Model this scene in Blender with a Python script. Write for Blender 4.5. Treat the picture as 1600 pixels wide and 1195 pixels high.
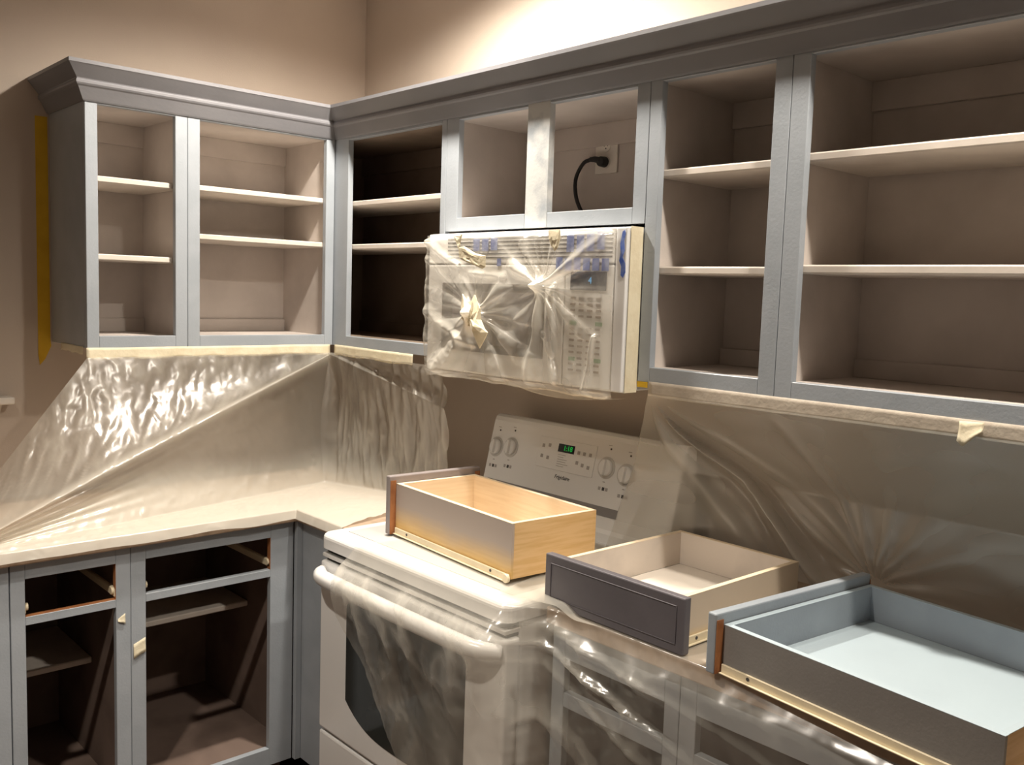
import bpy, bmesh, math, random
from mathutils import Vector, Matrix, noise

# ------------------------------------------------------------------ scene, camera, light
for o in list(bpy.data.objects):
    bpy.data.objects.remove(o, do_unlink=True)
SC = bpy.context.scene
COL = SC.collection
random.seed(4)

YAW, PITCH, ROLL, FPX = 0.8268, 0.0964, 0.0331, 1438.95
cam_d = bpy.data.cameras.new('camera')
cam = bpy.data.objects.new('camera', cam_d)
COL.objects.link(cam)
fwd = Vector((-math.sin(YAW) * math.cos(PITCH), math.cos(YAW) * math.cos(PITCH), -math.sin(PITCH)))
rgt = Vector((math.cos(YAW), math.sin(YAW), 0))
upv = rgt.cross(fwd)
r2 = rgt * math.cos(ROLL) + upv * math.sin(ROLL)
u2 = -rgt * math.sin(ROLL) + upv * math.cos(ROLL)
M = Matrix((r2, u2, -fwd)).transposed().to_4x4()
M.translation = Vector((3.1177, -2.0405, 1.5975))
cam.matrix_world = M
cam_d.sensor_fit = 'HORIZONTAL'
cam_d.sensor_width = 36.0
cam_d.lens = FPX / 1600 * 36.0
cam_d.clip_start = 0.02
SC.camera = cam

world = bpy.data.worlds.new('world')
SC.world = world
world.use_nodes = True
world.node_tree.nodes['Background'].inputs[0].default_value = (0.05, 0.05, 0.06, 1)
world.node_tree.nodes['Background'].inputs[1].default_value = 0.3

SC.view_settings.view_transform = 'Standard'
SC.view_settings.look = 'None'
SC.view_settings.gamma = 1.0
SC.view_settings.use_curve_mapping = False
SC.view_settings.exposure = 0.17

CEIL = 2.74
WARM = (1.0, 0.905, 0.785)
# recessed ceiling cans: x, y, watts, beam angle; last one is a guess, added to light the oven front
CANS = [(1.08, -0.57, 185, 158), (2.62, -0.57, 110, 158), (1.75, -2.05, 150, 112)]
for i, (x, y, w, beam) in enumerate(CANS):
    ld = bpy.data.lights.new('can_bulb', 'SPOT')
    ld.energy = w
    ld.color = WARM
    ld.spot_size = math.radians(beam)
    ld.spot_blend = 0.55
    ld.shadow_soft_size = 0.045
    lo = bpy.data.objects.new('can_bulb', ld)
    lo.location = (x, y, CEIL - 0.012)
    COL.objects.link(lo)

# ------------------------------------------------------------------ materials
MATS = {}


def new_mat(name):
    m = bpy.data.materials.new(name)
    m.use_nodes = True
    nt = m.node_tree
    for n in list(nt.nodes):
        nt.nodes.remove(n)
    out = nt.nodes.new('ShaderNodeOutputMaterial')
    MATS[name] = m
    return m, nt, out


def N(nt, typ, **kw):
    n = nt.nodes.new(typ)
    for k, v in kw.items():
        setattr(n, k, v)
    return n


def paint(name, c1, c2=None, scale=6.0, rough=0.5, bump=0.05, bscale=180.0, spec=0.4, lo=0.42, hi=0.62, stretch=(1, 1, 1), metallic=0.0):
    """paint / wood / plastic with a soft patchy colour change and a fine relief"""
    m, nt, out = new_mat(name)
    c2 = c2 or tuple(v * 0.9 for v in c1)
    b = N(nt, 'ShaderNodeBsdfPrincipled')
    tc = N(nt, 'ShaderNodeTexCoord')
    mp = N(nt, 'ShaderNodeMapping')
    mp.inputs['Scale'].default_value = stretch
    nz = N(nt, 'ShaderNodeTexNoise')
    nz.inputs['Scale'].default_value = scale
    nz.inputs['Detail'].default_value = 5
    rp = N(nt, 'ShaderNodeValToRGB')
    rp.color_ramp.elements[0].position = lo
    rp.color_ramp.elements[1].position = hi
    rp.color_ramp.elements[0].color = (*c1, 1)
    rp.color_ramp.elements[1].color = (*c2, 1)
    L = nt.links.new
    L(tc.outputs['Object'], mp.inputs[0])
    L(mp.outputs[0], nz.inputs['Vector'])
    L(nz.outputs['Fac'], rp.inputs[0])
    L(rp.outputs[0], b.inputs['Base Color'])
    b.inputs['Roughness'].default_value = rough
    b.inputs['Specular IOR Level'].default_value = spec
    b.inputs['Metallic'].default_value = metallic
    if bump:
        n2 = N(nt, 'ShaderNodeTexNoise')
        n2.inputs['Scale'].default_value = bscale
        n2.inputs['Detail'].default_value = 3
        bp = N(nt, 'ShaderNodeBump')
        bp.inputs['Strength'].default_value = bump
        bp.inputs['Distance'].default_value = 0.004
        L(mp.outputs[0], n2.inputs['Vector'])
        L(n2.outputs['Fac'], bp.inputs['Height'])
        L(bp.outputs[0], b.inputs['Normal'])
    L(b.outputs[0], out.inputs[0])
    return m


def emit(name, c, s):
    m, nt, out = new_mat(name)
    e = N(nt, 'ShaderNodeEmission')
    e.inputs[0].default_value = (*c, 1)
    e.inputs[1].default_value = s
    nt.links.new(e.outputs[0], out.inputs[0])
    return m


def film(name, trans=(0.74, 0.35), dif=(0.12, 0.5), gl=0.10, rough=0.16, bump=0.5, bscale=14.0, stretch=(1, 1, 1), dist=0.006):
    """thin clear polythene: lets light through, with a milky scatter and a gloss; where the mesh
    attribute 'layers' is 1 several plies lie on each other and the film is milkier"""
    m, nt, out = new_mat(name)
    L = nt.links.new
    at = N(nt, 'ShaderNodeAttribute', attribute_name='layers')

    def ramp(lo, hi, tint):
        mx = N(nt, 'ShaderNodeMix', data_type='RGBA')
        L(at.outputs['Fac'], mx.inputs[0])
        mx.inputs[6].default_value = (lo * tint[0], lo * tint[1], lo * tint[2], 1)
        mx.inputs[7].default_value = (hi * tint[0], hi * tint[1], hi * tint[2], 1)
        return mx.outputs[2]
    tr = N(nt, 'ShaderNodeBsdfTransparent')
    L(ramp(trans[0], trans[1], (1, 0.985, 0.96)), tr.inputs[0])
    df = N(nt, 'ShaderNodeBsdfDiffuse')
    L(ramp(dif[0] * 0.62, dif[1] * 0.68, (1, 0.965, 0.86)), df.inputs[0])
    tl = N(nt, 'ShaderNodeBsdfTranslucent')
    L(ramp(dif[0] * 0.38, dif[1] * 0.32, (1, 0.99, 0.95)), tl.inputs[0])
    g = N(nt, 'ShaderNodeBsdfGlossy')
    g.inputs['Color'].default_value = (gl, gl, gl, 1)
    g.inputs['Roughness'].default_value = rough
    tc = N(nt, 'ShaderNodeTexCoord')
    mp = N(nt, 'ShaderNodeMapping')
    mp.inputs['Scale'].default_value = stretch
    nz = N(nt, 'ShaderNodeTexNoise')
    nz.noise_type = 'RIDGED_MULTIFRACTAL'
    nz.inputs['Scale'].default_value = bscale
    nz.inputs['Detail'].default_value = 4
    nz.inputs['Distortion'].default_value = 0.6
    bp = N(nt, 'ShaderNodeBump')
    bp.inputs['Strength'].default_value = bump
    bp.inputs['Distance'].default_value = dist
    L(tc.outputs['Object'], mp.inputs[0])
    L(mp.outputs[0], nz.inputs['Vector'])
    L(nz.outputs['Fac'], bp.inputs['Height'])
    L(bp.outputs[0], g.inputs['Normal'])
    L(bp.outputs[0], df.inputs['Normal'])
    a1 = N(nt, 'ShaderNodeAddShader')
    a2 = N(nt, 'ShaderNodeAddShader')
    a3 = N(nt, 'ShaderNodeAddShader')
    L(tr.outputs[0], a1.inputs[0]); L(df.outputs[0], a1.inputs[1])
    L(tl.outputs[0], a2.inputs[0]); L(g.outputs[0], a2.inputs[1])
    L(a1.outputs[0], a3.inputs[0]); L(a2.outputs[0], a3.inputs[1])
    L(a3.outputs[0], out.inputs[0])
    return m


def overspray(name, wood1, wood2, coat, zmid, zsoft, rough=0.55):
    """raw wood with a ragged coat of sprayed primer on its upper part"""
    m, nt, out = new_mat(name)
    L = nt.links.new
    b = N(nt, 'ShaderNodeBsdfPrincipled')
    b.inputs['Roughness'].default_value = rough
    tc = N(nt, 'ShaderNodeTexCoord')
    mp = N(nt, 'ShaderNodeMapping'); mp.inputs['Scale'].default_value = (2, 2, 30)
    nz = N(nt, 'ShaderNodeTexNoise'); nz.inputs['Scale'].default_value = 4; nz.inputs['Detail'].default_value = 4
    rp = N(nt, 'ShaderNodeValToRGB')
    rp.color_ramp.elements[0].color = (*wood1, 1); rp.color_ramp.elements[1].color = (*wood2, 1)
    rp.color_ramp.elements[0].position = .35; rp.color_ramp.elements[1].position = .65
    L(tc.outputs['Object'], mp.inputs[0]); L(mp.outputs[0], nz.inputs['Vector']); L(nz.outputs['Fac'], rp.inputs[0])
    sx = N(nt, 'ShaderNodeSeparateXYZ'); L(tc.outputs['Object'], sx.inputs[0])
    n2 = N(nt, 'ShaderNodeTexNoise'); n2.inputs['Scale'].default_value = 6; n2.inputs['Detail'].default_value = 3
    L(tc.outputs['Object'], n2.inputs['Vector'])
    ma = N(nt, 'ShaderNodeMath', operation='MULTIPLY_ADD'); ma.inputs[1].default_value = zsoft * 1.6; ma.inputs[2].default_value = -zsoft * .8
    L(n2.outputs['Fac'], ma.inputs[0])
    ad = N(nt, 'ShaderNodeMath', operation='ADD'); L(sx.outputs['Z'], ad.inputs[0]); L(ma.outputs[0], ad.inputs[1])
    mr = N(nt, 'ShaderNodeMapRange'); mr.inputs['From Min'].default_value = zmid - zsoft; mr.inputs['From Max'].default_value = zmid + zsoft
    L(ad.outputs[0], mr.inputs['Value'])
    mx = N(nt, 'ShaderNodeMix', data_type='RGBA')
    L(mr.outputs[0], mx.inputs[0]); L(rp.outputs[0], mx.inputs[6]); mx.inputs[7].default_value = (*coat, 1)
    L(mx.outputs[2], b.inputs['Base Color']); L(b.outputs[0], out.inputs[0])
    return m


paint('wall', (0.52, 0.45, 0.385), (0.50, 0.43, 0.37), 3, 0.8, 0.12, 240, 0.2)
paint('ceiling', (0.85, 0.83, 0.80), None, 3, 0.9, 0.1, 200, 0.2)
paint('floor_wood', (0.10, 0.06, 0.04), (0.06, 0.035, 0.022), 5, 0.4, 0.05, 60, 0.4, stretch=(1, 8, 1))
paint('cab', (0.375, 0.41, 0.45), (0.34, 0.375, 0.412), 9, 0.38, 0.10, 160, 0.45)
paint('cab_patchy', (0.56, 0.57, 0.56), (0.33, 0.36, 0.39), 16, 0.45, 0.10, 160, 0.4, 0.5, 0.72)
paint('crown', (0.215, 0.215, 0.23), (0.185, 0.185, 0.20), 7, 0.42, 0.08, 160, 0.45, stretch=(.4, .4, 1))  # darker than cab: shade on the downward slopes is put into the colour
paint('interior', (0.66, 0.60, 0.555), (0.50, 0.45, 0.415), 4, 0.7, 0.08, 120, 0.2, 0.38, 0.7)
paint('interior_shaded', (0.30, 0.235, 0.185), (0.22, 0.17, 0.13), 4, 0.7, 0.08, 120, 0.2)  # darker interior: the lack of direct light is painted into the colour
paint('shelf', (0.72, 0.655, 0.585), (0.62, 0.56, 0.50), 6, 0.55, 0.06, 160, 0.3)
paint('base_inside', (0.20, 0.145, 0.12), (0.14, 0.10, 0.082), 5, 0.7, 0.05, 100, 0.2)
paint('raw_edge', (0.40, 0.17, 0.07), (0.28, 0.11, 0.045), 20, 0.6, 0.05, 100, 0.2)
paint('counter', (0.46, 0.34, 0.245), (0.36, 0.26, 0.18), 30, 0.4, 0.03, 100, 0.4)
paint('appliance', (0.83, 0.83, 0.82), (0.81, 0.81, 0.80), 3, 0.22, 0.0, 100, 0.5)
paint('appliance_trim', (0.62, 0.61, 0.59), None, 3, 0.35, 0.0, 100, 0.5)
paint('dark_gap', (0.02, 0.02, 0.02), None, 3, 0.6, 0.0)
paint('slot_grey', (0.26, 0.25, 0.25), None, 3, 0.5, 0.0)
paint('oven_glass', (0.035, 0.040, 0.038), (0.03, 0.034, 0.033), 3, 0.08, 0.0, spec=0.6)
paint('micro_glass', (0.20, 0.19, 0.18), (0.17, 0.16, 0.15), 3, 0.15, 0.0, spec=0.5)
paint('print_grey', (0.42, 0.40, 0.39), None, 3, 0.6, 0.0)
paint('print_dark', (0.07, 0.065, 0.065), None, 3, 0.6, 0.0)
paint('key_brown', (0.40, 0.35, 0.31), None, 3, 0.5, 0.0)
paint('key_green', (0.25, 0.42, 0.25), None, 3, 0.5, 0.0)
paint('display_black', (0.012, 0.012, 0.014), None, 3, 0.15, 0.0)
paint('display_blue', (0.02, 0.03, 0.06), None, 3, 0.15, 0.0)
emit('led_green', (0.05, 0.9, 0.12), 0.32)
emit('led_blue', (0.1, 0.5, 0.9), 0.7)
paint('masking', (0.78, 0.71, 0.53), (0.72, 0.64, 0.46), 25, 0.6, 0.25, 90, 0.25)
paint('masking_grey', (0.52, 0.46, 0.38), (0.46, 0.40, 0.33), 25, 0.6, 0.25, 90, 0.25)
paint('yellow_tape', (0.66, 0.42, 0.03), (0.58, 0.36, 0.02), 10, 0.55, 0.1, 90, 0.25)
paint('blue_tape', (0.06, 0.12, 0.44), (0.20, 0.27, 0.55), 40, 0.55, 0.1, 90, 0.25)
paint('maple', (0.80, 0.55, 0.28), (0.72, 0.47, 0.21), 4, 0.5, 0.03, 80, 0.3, stretch=(2, 2, 30))
paint('maple_in', (0.82, 0.68, 0.50), (0.77, 0.62, 0.44), 4, 0.5, 0.03, 80, 0.3, stretch=(2, 2, 30))
paint('maple_edge', (0.86, 0.72, 0.52), None, 10, 0.5, 0.02, 80, 0.3)
overspray('maple_sprayed', (0.74, 0.50, 0.20), (0.66, 0.42, 0.15), (0.47, 0.40, 0.355), 0.055, 0.03)
overspray('cream_sprayed', (0.80, 0.60, 0.33), (0.74, 0.54, 0.28), (0.66, 0.56, 0.44), 0.02, 0.012)
paint('primed', (0.70, 0.63, 0.56), (0.52, 0.47, 0.43), 7, 0.6, 0.05, 120, 0.2, 0.45, 0.75)
paint('primed_floor', (0.78, 0.72, 0.64), (0.70, 0.64, 0.57), 5, 0.6, 0.05, 120, 0.2)
paint('mauve_primer', (0.30, 0.265, 0.26), (0.26, 0.23, 0.228), 6, 0.5, 0.08, 160, 0.3)
paint('mauve_paint', (0.135, 0.126, 0.14), (0.118, 0.11, 0.122), 6, 0.45, 0.08, 160, 0.4)
paint('drawer_blue', (0.33, 0.37, 0.41), (0.29, 0.325, 0.365), 7, 0.42, 0.08, 160, 0.4)
paint('drawer_blue_lit', (0.45, 0.54, 0.59), (0.43, 0.515, 0.565), 4, 0.4, 0.05, 160, 0.4)  # drawer paint lightened: strong can light on the floor painted into the colour
paint('drawer_blue_shaded', (0.25, 0.24, 0.228), (0.22, 0.21, 0.20), 6, 0.45, 0.08, 160, 0.4)  # drawer paint darkened: shadow on the near side painted into the colour
paint('runner', (0.80, 0.70, 0.50), None, 10, 0.3, 0.0, 80, 0.5)
paint('cord_black', (0.015, 0.014, 0.014), None, 10, 0.5, 0.0)
paint('plate', (0.82, 0.77, 0.70), None, 10, 0.4, 0.0)
paint('white_trim', (0.76, 0.72, 0.66), None, 6, 0.45, 0.03)
paint('night_glass', (0.01, 0.012, 0.02), None, 4, 0.05, 0.0)
film('film_left', (0.70, 0.24), (0.15, 0.62), 0.095, 0.28, bump=0.7, bscale=17, dist=0.006)
film('film_right', (0.66, 0.40), (0.17, 0.42), 0.05, 0.32, bump=0.25, bscale=9)
film('film_range', (0.78, 0.34), (0.10, 0.52), 0.10, 0.24, bump=0.6, bscale=15)
film('film_micro', (0.60, 0.22), (0.24, 0.68), 0.12, 0.24, bump=0.35, bscale=11)
emit('bulb', (1.0, 0.86, 0.66), 6.0)


# ------------------------------------------------------------------ helpers
def link(name, me, mat, parent=None, org=None):
    o = bpy.data.objects.new(name, me)
    COL.objects.link(o)
    if mat:
        me.materials.append(MATS[mat])
    if parent is not None:
        o.parent = parent
    elif org is not None:
        o.location = org
    return o


def tag(o, label, cat, group=None, kind=None):
    o['label'] = label
    o['category'] = cat
    if group:
        o['group'] = group
    if kind:
        o['kind'] = kind
    return o


def thing(name, label, cat, loc, rz=0.0, group=None):
    o = bpy.data.objects.new(name, None)
    o.empty_display_size = 0.05
    COL.objects.link(o)
    o.location = loc
    o.rotation_euler = (0, 0, rz)
    return tag(o, label, cat, group)


def bm_box(bm, a, b):
    lo = [min(a[i], b[i]) for i in range(3)]
    hi = [max(a[i], b[i]) for i in range(3)]
    v = [bm.verts.new((x, y, z)) for x in (lo[0], hi[0]) for y in (lo[1], hi[1]) for z in (lo[2], hi[2])]
    for f in ((0, 1, 3, 2), (4, 6, 7, 5), (0, 4, 5, 1), (2, 3, 7, 6), (0, 2, 6, 4), (1, 5, 7, 3)):
        bm.faces.new([v[i] for i in f])
    return v


def finish(bm, name, mat, parent=None, org=None, smooth=False, flip=False):
    bmesh.ops.recalc_face_normals(bm, faces=bm.faces)
    me = bpy.data.meshes.new(name)
    bm.to_mesh(me)
    bm.free()
    if smooth:
        for p in me.polygons:
            p.use_smooth = True
    return link(name, me, mat, parent, org)


def box(name, a, b, mat, parent=None, off=(0, 0, 0), bevel=0.0012, seg=1):
    """box between two corners given in world space; off is the parent's origin"""
    bm = bmesh.new()
    a = [a[i] - off[i] for i in range(3)]
    b = [b[i] - off[i] for i in range(3)]
    bm_box(bm, a, b)
    if bevel:
        mn = min(abs(a[i] - b[i]) for i in range(3))
        bmesh.ops.bevel(bm, geom=list(bm.edges), offset=min(bevel, mn * 0.3), segments=seg, profile=0.5, affect='EDGES')
    return finish(bm, name, mat, parent, smooth=False)


def prism(name, pts, axis, d0, d1, mat, parent=None, bevel=0.0, seg=2, smooth=False):
    """extrude a 2-D outline along axis ('x','y','z')"""
    bm = bmesh.new()

    def P(p, d):
        return {'x': (d, p[0], p[1]), 'y': (p[0], d, p[1]), 'z': (p[0], p[1], d)}[axis]
    a = [bm.verts.new(P(p, d0)) for p in pts]
    b = [bm.verts.new(P(p, d1)) for p in pts]
    n = len(pts)
    bm.faces.new(a)
    bm.faces.new(list(reversed(b)))
    for i in range(n):
        bm.faces.new((a[i], b[i], b[(i + 1) % n], a[(i + 1) % n]))
    bmesh.ops.recalc_face_normals(bm, faces=bm.faces)
    if bevel:
        bmesh.ops.bevel(bm, geom=[e for e in bm.edges if e.calc_face_angle(0) > 0.6], offset=bevel, segments=seg, profile=0.5, affect='EDGES')
    return finish(bm, name, mat, parent, smooth=smooth)


def cyl(name, p0, p1, r0, r1, mat, parent=None, seg=20, bevel=0.0, off=(0, 0, 0)):
    p0 = Vector(p0) - Vector(off); p1 = Vector(p1) - Vector(off)
    bm = bmesh.new()
    d = p1 - p0
    q = d.to_track_quat('Z', 'Y').to_matrix()
    ra = [bm.verts.new(p0 + q @ Vector((r0 * math.cos(t), r0 * math.sin(t), 0))) for t in [2 * math.pi * i / seg for i in range(seg)]]
    rb = [bm.verts.new(p1 + q @ Vector((r1 * math.cos(t), r1 * math.sin(t), 0))) for t in [2 * math.pi * i / seg for i in range(seg)]]
    bm.faces.new(ra); bm.faces.new(rb)
    for i in range(seg):
        bm.faces.new((ra[i], ra[(i + 1) % seg], rb[(i + 1) % seg], rb[i]))
    bmesh.ops.recalc_face_normals(bm, faces=bm.faces)
    if bevel:
        bmesh.ops.bevel(bm, geom=[e for e in bm.edges if e.calc_face_angle(0) > 1.0], offset=bevel, segments=2, profile=0.5, affect='EDGES')
    return finish(bm, name, mat, parent)


def tube(name, pts, rad, mat, parent=None, seg=10, sy=1.0, off=(0, 0, 0)):
    """smooth tube along points (Catmull-Rom); sy flattens it vertically"""
    P = [Vector(p) - Vector(off) for p in pts]
    ext = [P[0] * 2 - P[1]] + P + [P[-1] * 2 - P[-2]]
    path = []
    for i in range(1, len(ext) - 2):
        for k in range(8):
            t = k / 8
            a, b, c, d = ext[i - 1:i + 3]
            path.append(0.5 * ((2 * b) + (c - a) * t + (2 * a - 5 * b + 4 * c - d) * t * t + (3 * b - a - 3 * c + d) * t ** 3))
    path.append(P[-1])
    bm = bmesh.new()
    rings = []
    n = len(path)
    up = Vector((0, 0, 1))
    for i, p in enumerate(path):
        tg = (path[min(i + 1, n - 1)] - path[max(i - 1, 0)]).normalized()
        s = tg.cross(up)
        if s.length < 1e-4:
            s = Vector((1, 0, 0))
        s.normalize()
        w = s.cross(tg).normalized()
        r = rad(i / (n - 1)) if callable(rad) else rad
        rings.append([bm.verts.new(p + s * r * math.cos(t) + w * r * sy * math.sin(t)) for t in [2 * math.pi * j / seg for j in range(seg)]])
    for a, b in zip(rings, rings[1:]):
        for j in range(seg):
            bm.faces.new((a[j], a[(j + 1) % seg], b[(j + 1) % seg], b[j]))
    bm.faces.new(rings[0]); bm.faces.new(rings[-1])
    return finish(bm, name, mat, parent, smooth=True)


def grid(name, fn, nu, nv, mat, parent=None, org=(0, 0, 0), smooth=True, keep=None):
    """surface fn(u, v) -> point, as one mesh with origin at org"""
    vs = []
    lay = []
    O = Vector(org)
    for j in range(nv + 1):
        for i in range(nu + 1):
            r = fn(i / nu, j / nv)
            if isinstance(r, tuple) and len(r) == 2:
                lay.append(max(0.0, min(1.0, r[1])))
                r = r[0]
            vs.append(Vector(r) - O)
    fs = []
    for j in range(nv):
        for i in range(nu):
            if keep is None or keep((i + .5) / nu, (j + .5) / nv):
                a = j * (nu + 1) + i
                fs.append((a, a + 1, a + nu + 2, a + nu + 1))
    me = bpy.data.meshes.new(name)
    me.from_pydata(vs, [], fs)
    me.update()
    if lay:
        at = me.attributes.new('layers', 'FLOAT', 'POINT')
        at.data.foreach_set('value', lay)
    if smooth:
        for p in me.polygons:
            p.use_smooth = True
    return link(name, me, mat, parent, org if parent is None else None)


def text(name, s, size, mat, loc, rot, parent, extrude=0.0003, shear=0.0):
    cu = bpy.data.curves.new(name, 'FONT')
    cu.body = s
    cu.size = size
    cu.extrude = extrude
    cu.shear = shear
    cu.align_x = 'CENTER'
    cu.align_y = 'CENTER'
    tmp = bpy.data.objects.new('tmp', cu)
    COL.objects.link(tmp)
    dg = bpy.context.evaluated_depsgraph_get()
    me = bpy.data.meshes.new_from_object(tmp.evaluated_get(dg))
    bpy.data.objects.remove(tmp, do_unlink=True)
    me.name = name
    o = link(name, me, None, parent)
    me.materials.clear()
    me.materials.append(MATS[mat])
    o.location = loc
    o.rotation_euler = rot
    return o


def struct(o):
    o['kind'] = 'structure'
    return o


def lerp(a, b, t):
    return a + (b - a) * t


def sstep(a, b, x):
    t = max(0.0, min(1.0, (x - a) / (b - a)))
    return t * t * (3 - 2 * t)


def ridged(p):
    """sharp-crested noise, about -0.3..0.7"""
    s = 0; a = 1; f = 1
    for _ in range(3):
        s += a * (0.55 - abs(noise.noise(p * f)) * 1.6)
        a *= 0.5; f *= 2.1
    return s


# ------------------------------------------------------------------ room shell
RX, RY = 4.4, -3.9          # far right and far front of the room
struct(box('floor', (-0.12, RY - 0.1, -0.08), (RX + 0.1, 0.12, 0.0), 'floor_wood', bevel=0))
struct(box('ceiling', (-0.12, RY - 0.1, CEIL), (RX + 0.1, 0.12, CEIL + 0.08), 'ceiling', bevel=0))
struct(box('wall_back', (-0.12, 0.0, 0), (RX + 0.1, 0.12, CEIL), 'wall', bevel=0))
struct(box('wall_right', (RX, RY, 0), (RX + 0.1, 0.0, CEIL), 'wall', bevel=0))
struct(box('wall_front', (-0.12, RY - 0.1, 0), (RX + 0.1, RY, CEIL), 'wall', bevel=0))
# left wall with a window opening over the sink, beyond the cabinet end
WY0, WY1, WZ0, WZ1 = -2.45, -1.37, 1.235, 2.2
bm = bmesh.new()
bm_box(bm, (-0.12, RY, 0), (0, WY0, CEIL))
bm_box(bm, (-0.12, WY1, 0), (0, 0, CEIL))
bm_box(bm, (-0.12, WY0, 0), (0, WY1, WZ0))
bm_box(bm, (-0.12, WY0, WZ1), (0, WY1, CEIL))
struct(finish(bm, 'wall_left', 'wall'))
wroot = bpy.data.objects.new('window_1', None)
COL.objects.link(wroot)
wroot.location = (0, (WY0 + WY1) / 2, WZ0)
struct(wroot)
wo = wroot.location
box('window_stool', (-0.06, WY0 - 0.10, 1.212), (0.055, WY1 + 0.10, 1.234), 'white_trim', wroot, wo, 0.004, 2)
prism_pts = [(WY0 - 0.07, 1.211), (WY1 + 0.075, 1.211), (WY1 + 0.055, 1.14), (WY0 - 0.05, 1.14)]
a = prism('window_apron', [(p[0] - wo[1], p[1] - wo[2]) for p in prism_pts], 'x', 0.0005, 0.018, 'white_trim', wroot, 0.002)
for y0, y1 in ((WY0 - 0.06, WY0), (WY1, WY1 + 0.06)):
    box('window_casing', (0.0005, y0, 1.2345), (0.018, y1, WZ1 + 0.06), 'white_trim', wroot, wo, 0.003)
box('window_casing', (0.0005, WY0, WZ1), (0.018, WY1, WZ1 + 0.06), 'white_trim', wroot, wo, 0.003)
box('window_pane', (-0.075, WY0, WZ0), (-0.069, WY1, WZ1), 'night_glass', wroot, wo, 0)
box('window_sash', (-0.085, WY0, 1.70), (-0.055, WY1, 1.735), 'white_trim', wroot, wo, 0.002)

# cans in the ceiling
CANW = ['over the range', 'over the right wall cabinets', 'added by guess in the middle of the kitchen to light the oven front']
for (x, y, w, beam), where in zip(CANS, CANW):
    t = thing('ceiling_can', 'round white recessed ceiling light ' + where, 'ceiling light', (x, y, CEIL), 0, 'recessed ceiling cans')
    bm = bmesh.new()
    segn = 32
    prof = [(0.062, -0.0005), (0.062, -0.004), (0.085, -0.004), (0.085, -0.0005)]
    rings = [[bm.verts.new((r * math.cos(2 * math.pi * k / segn), r * math.sin(2 * math.pi * k / segn), z)) for k in range(segn)] for r, z in prof]
    for i in range(4):
        A, B = rings[i], rings[(i + 1) % 4]
        for k in range(segn):
            bm.faces.new((A[k], A[(k + 1) % segn], B[(k + 1) % segn], B[k]))
    finish(bm, 'trim_ring', 'white_trim', t)
    cyl('lens', (0, 0, -0.0005), (0, 0, -0.003), 0.061, 0.061, 'bulb', t, 32)

# ------------------------------------------------------------------ cabinets
UD = 0.33      # wall cabinet depth incl. face frame
BD = 0.61      # base cabinet depth
FT = 0.02      # face frame thickness
UZ0, UZ1 = 1.398, 2.116


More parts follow.
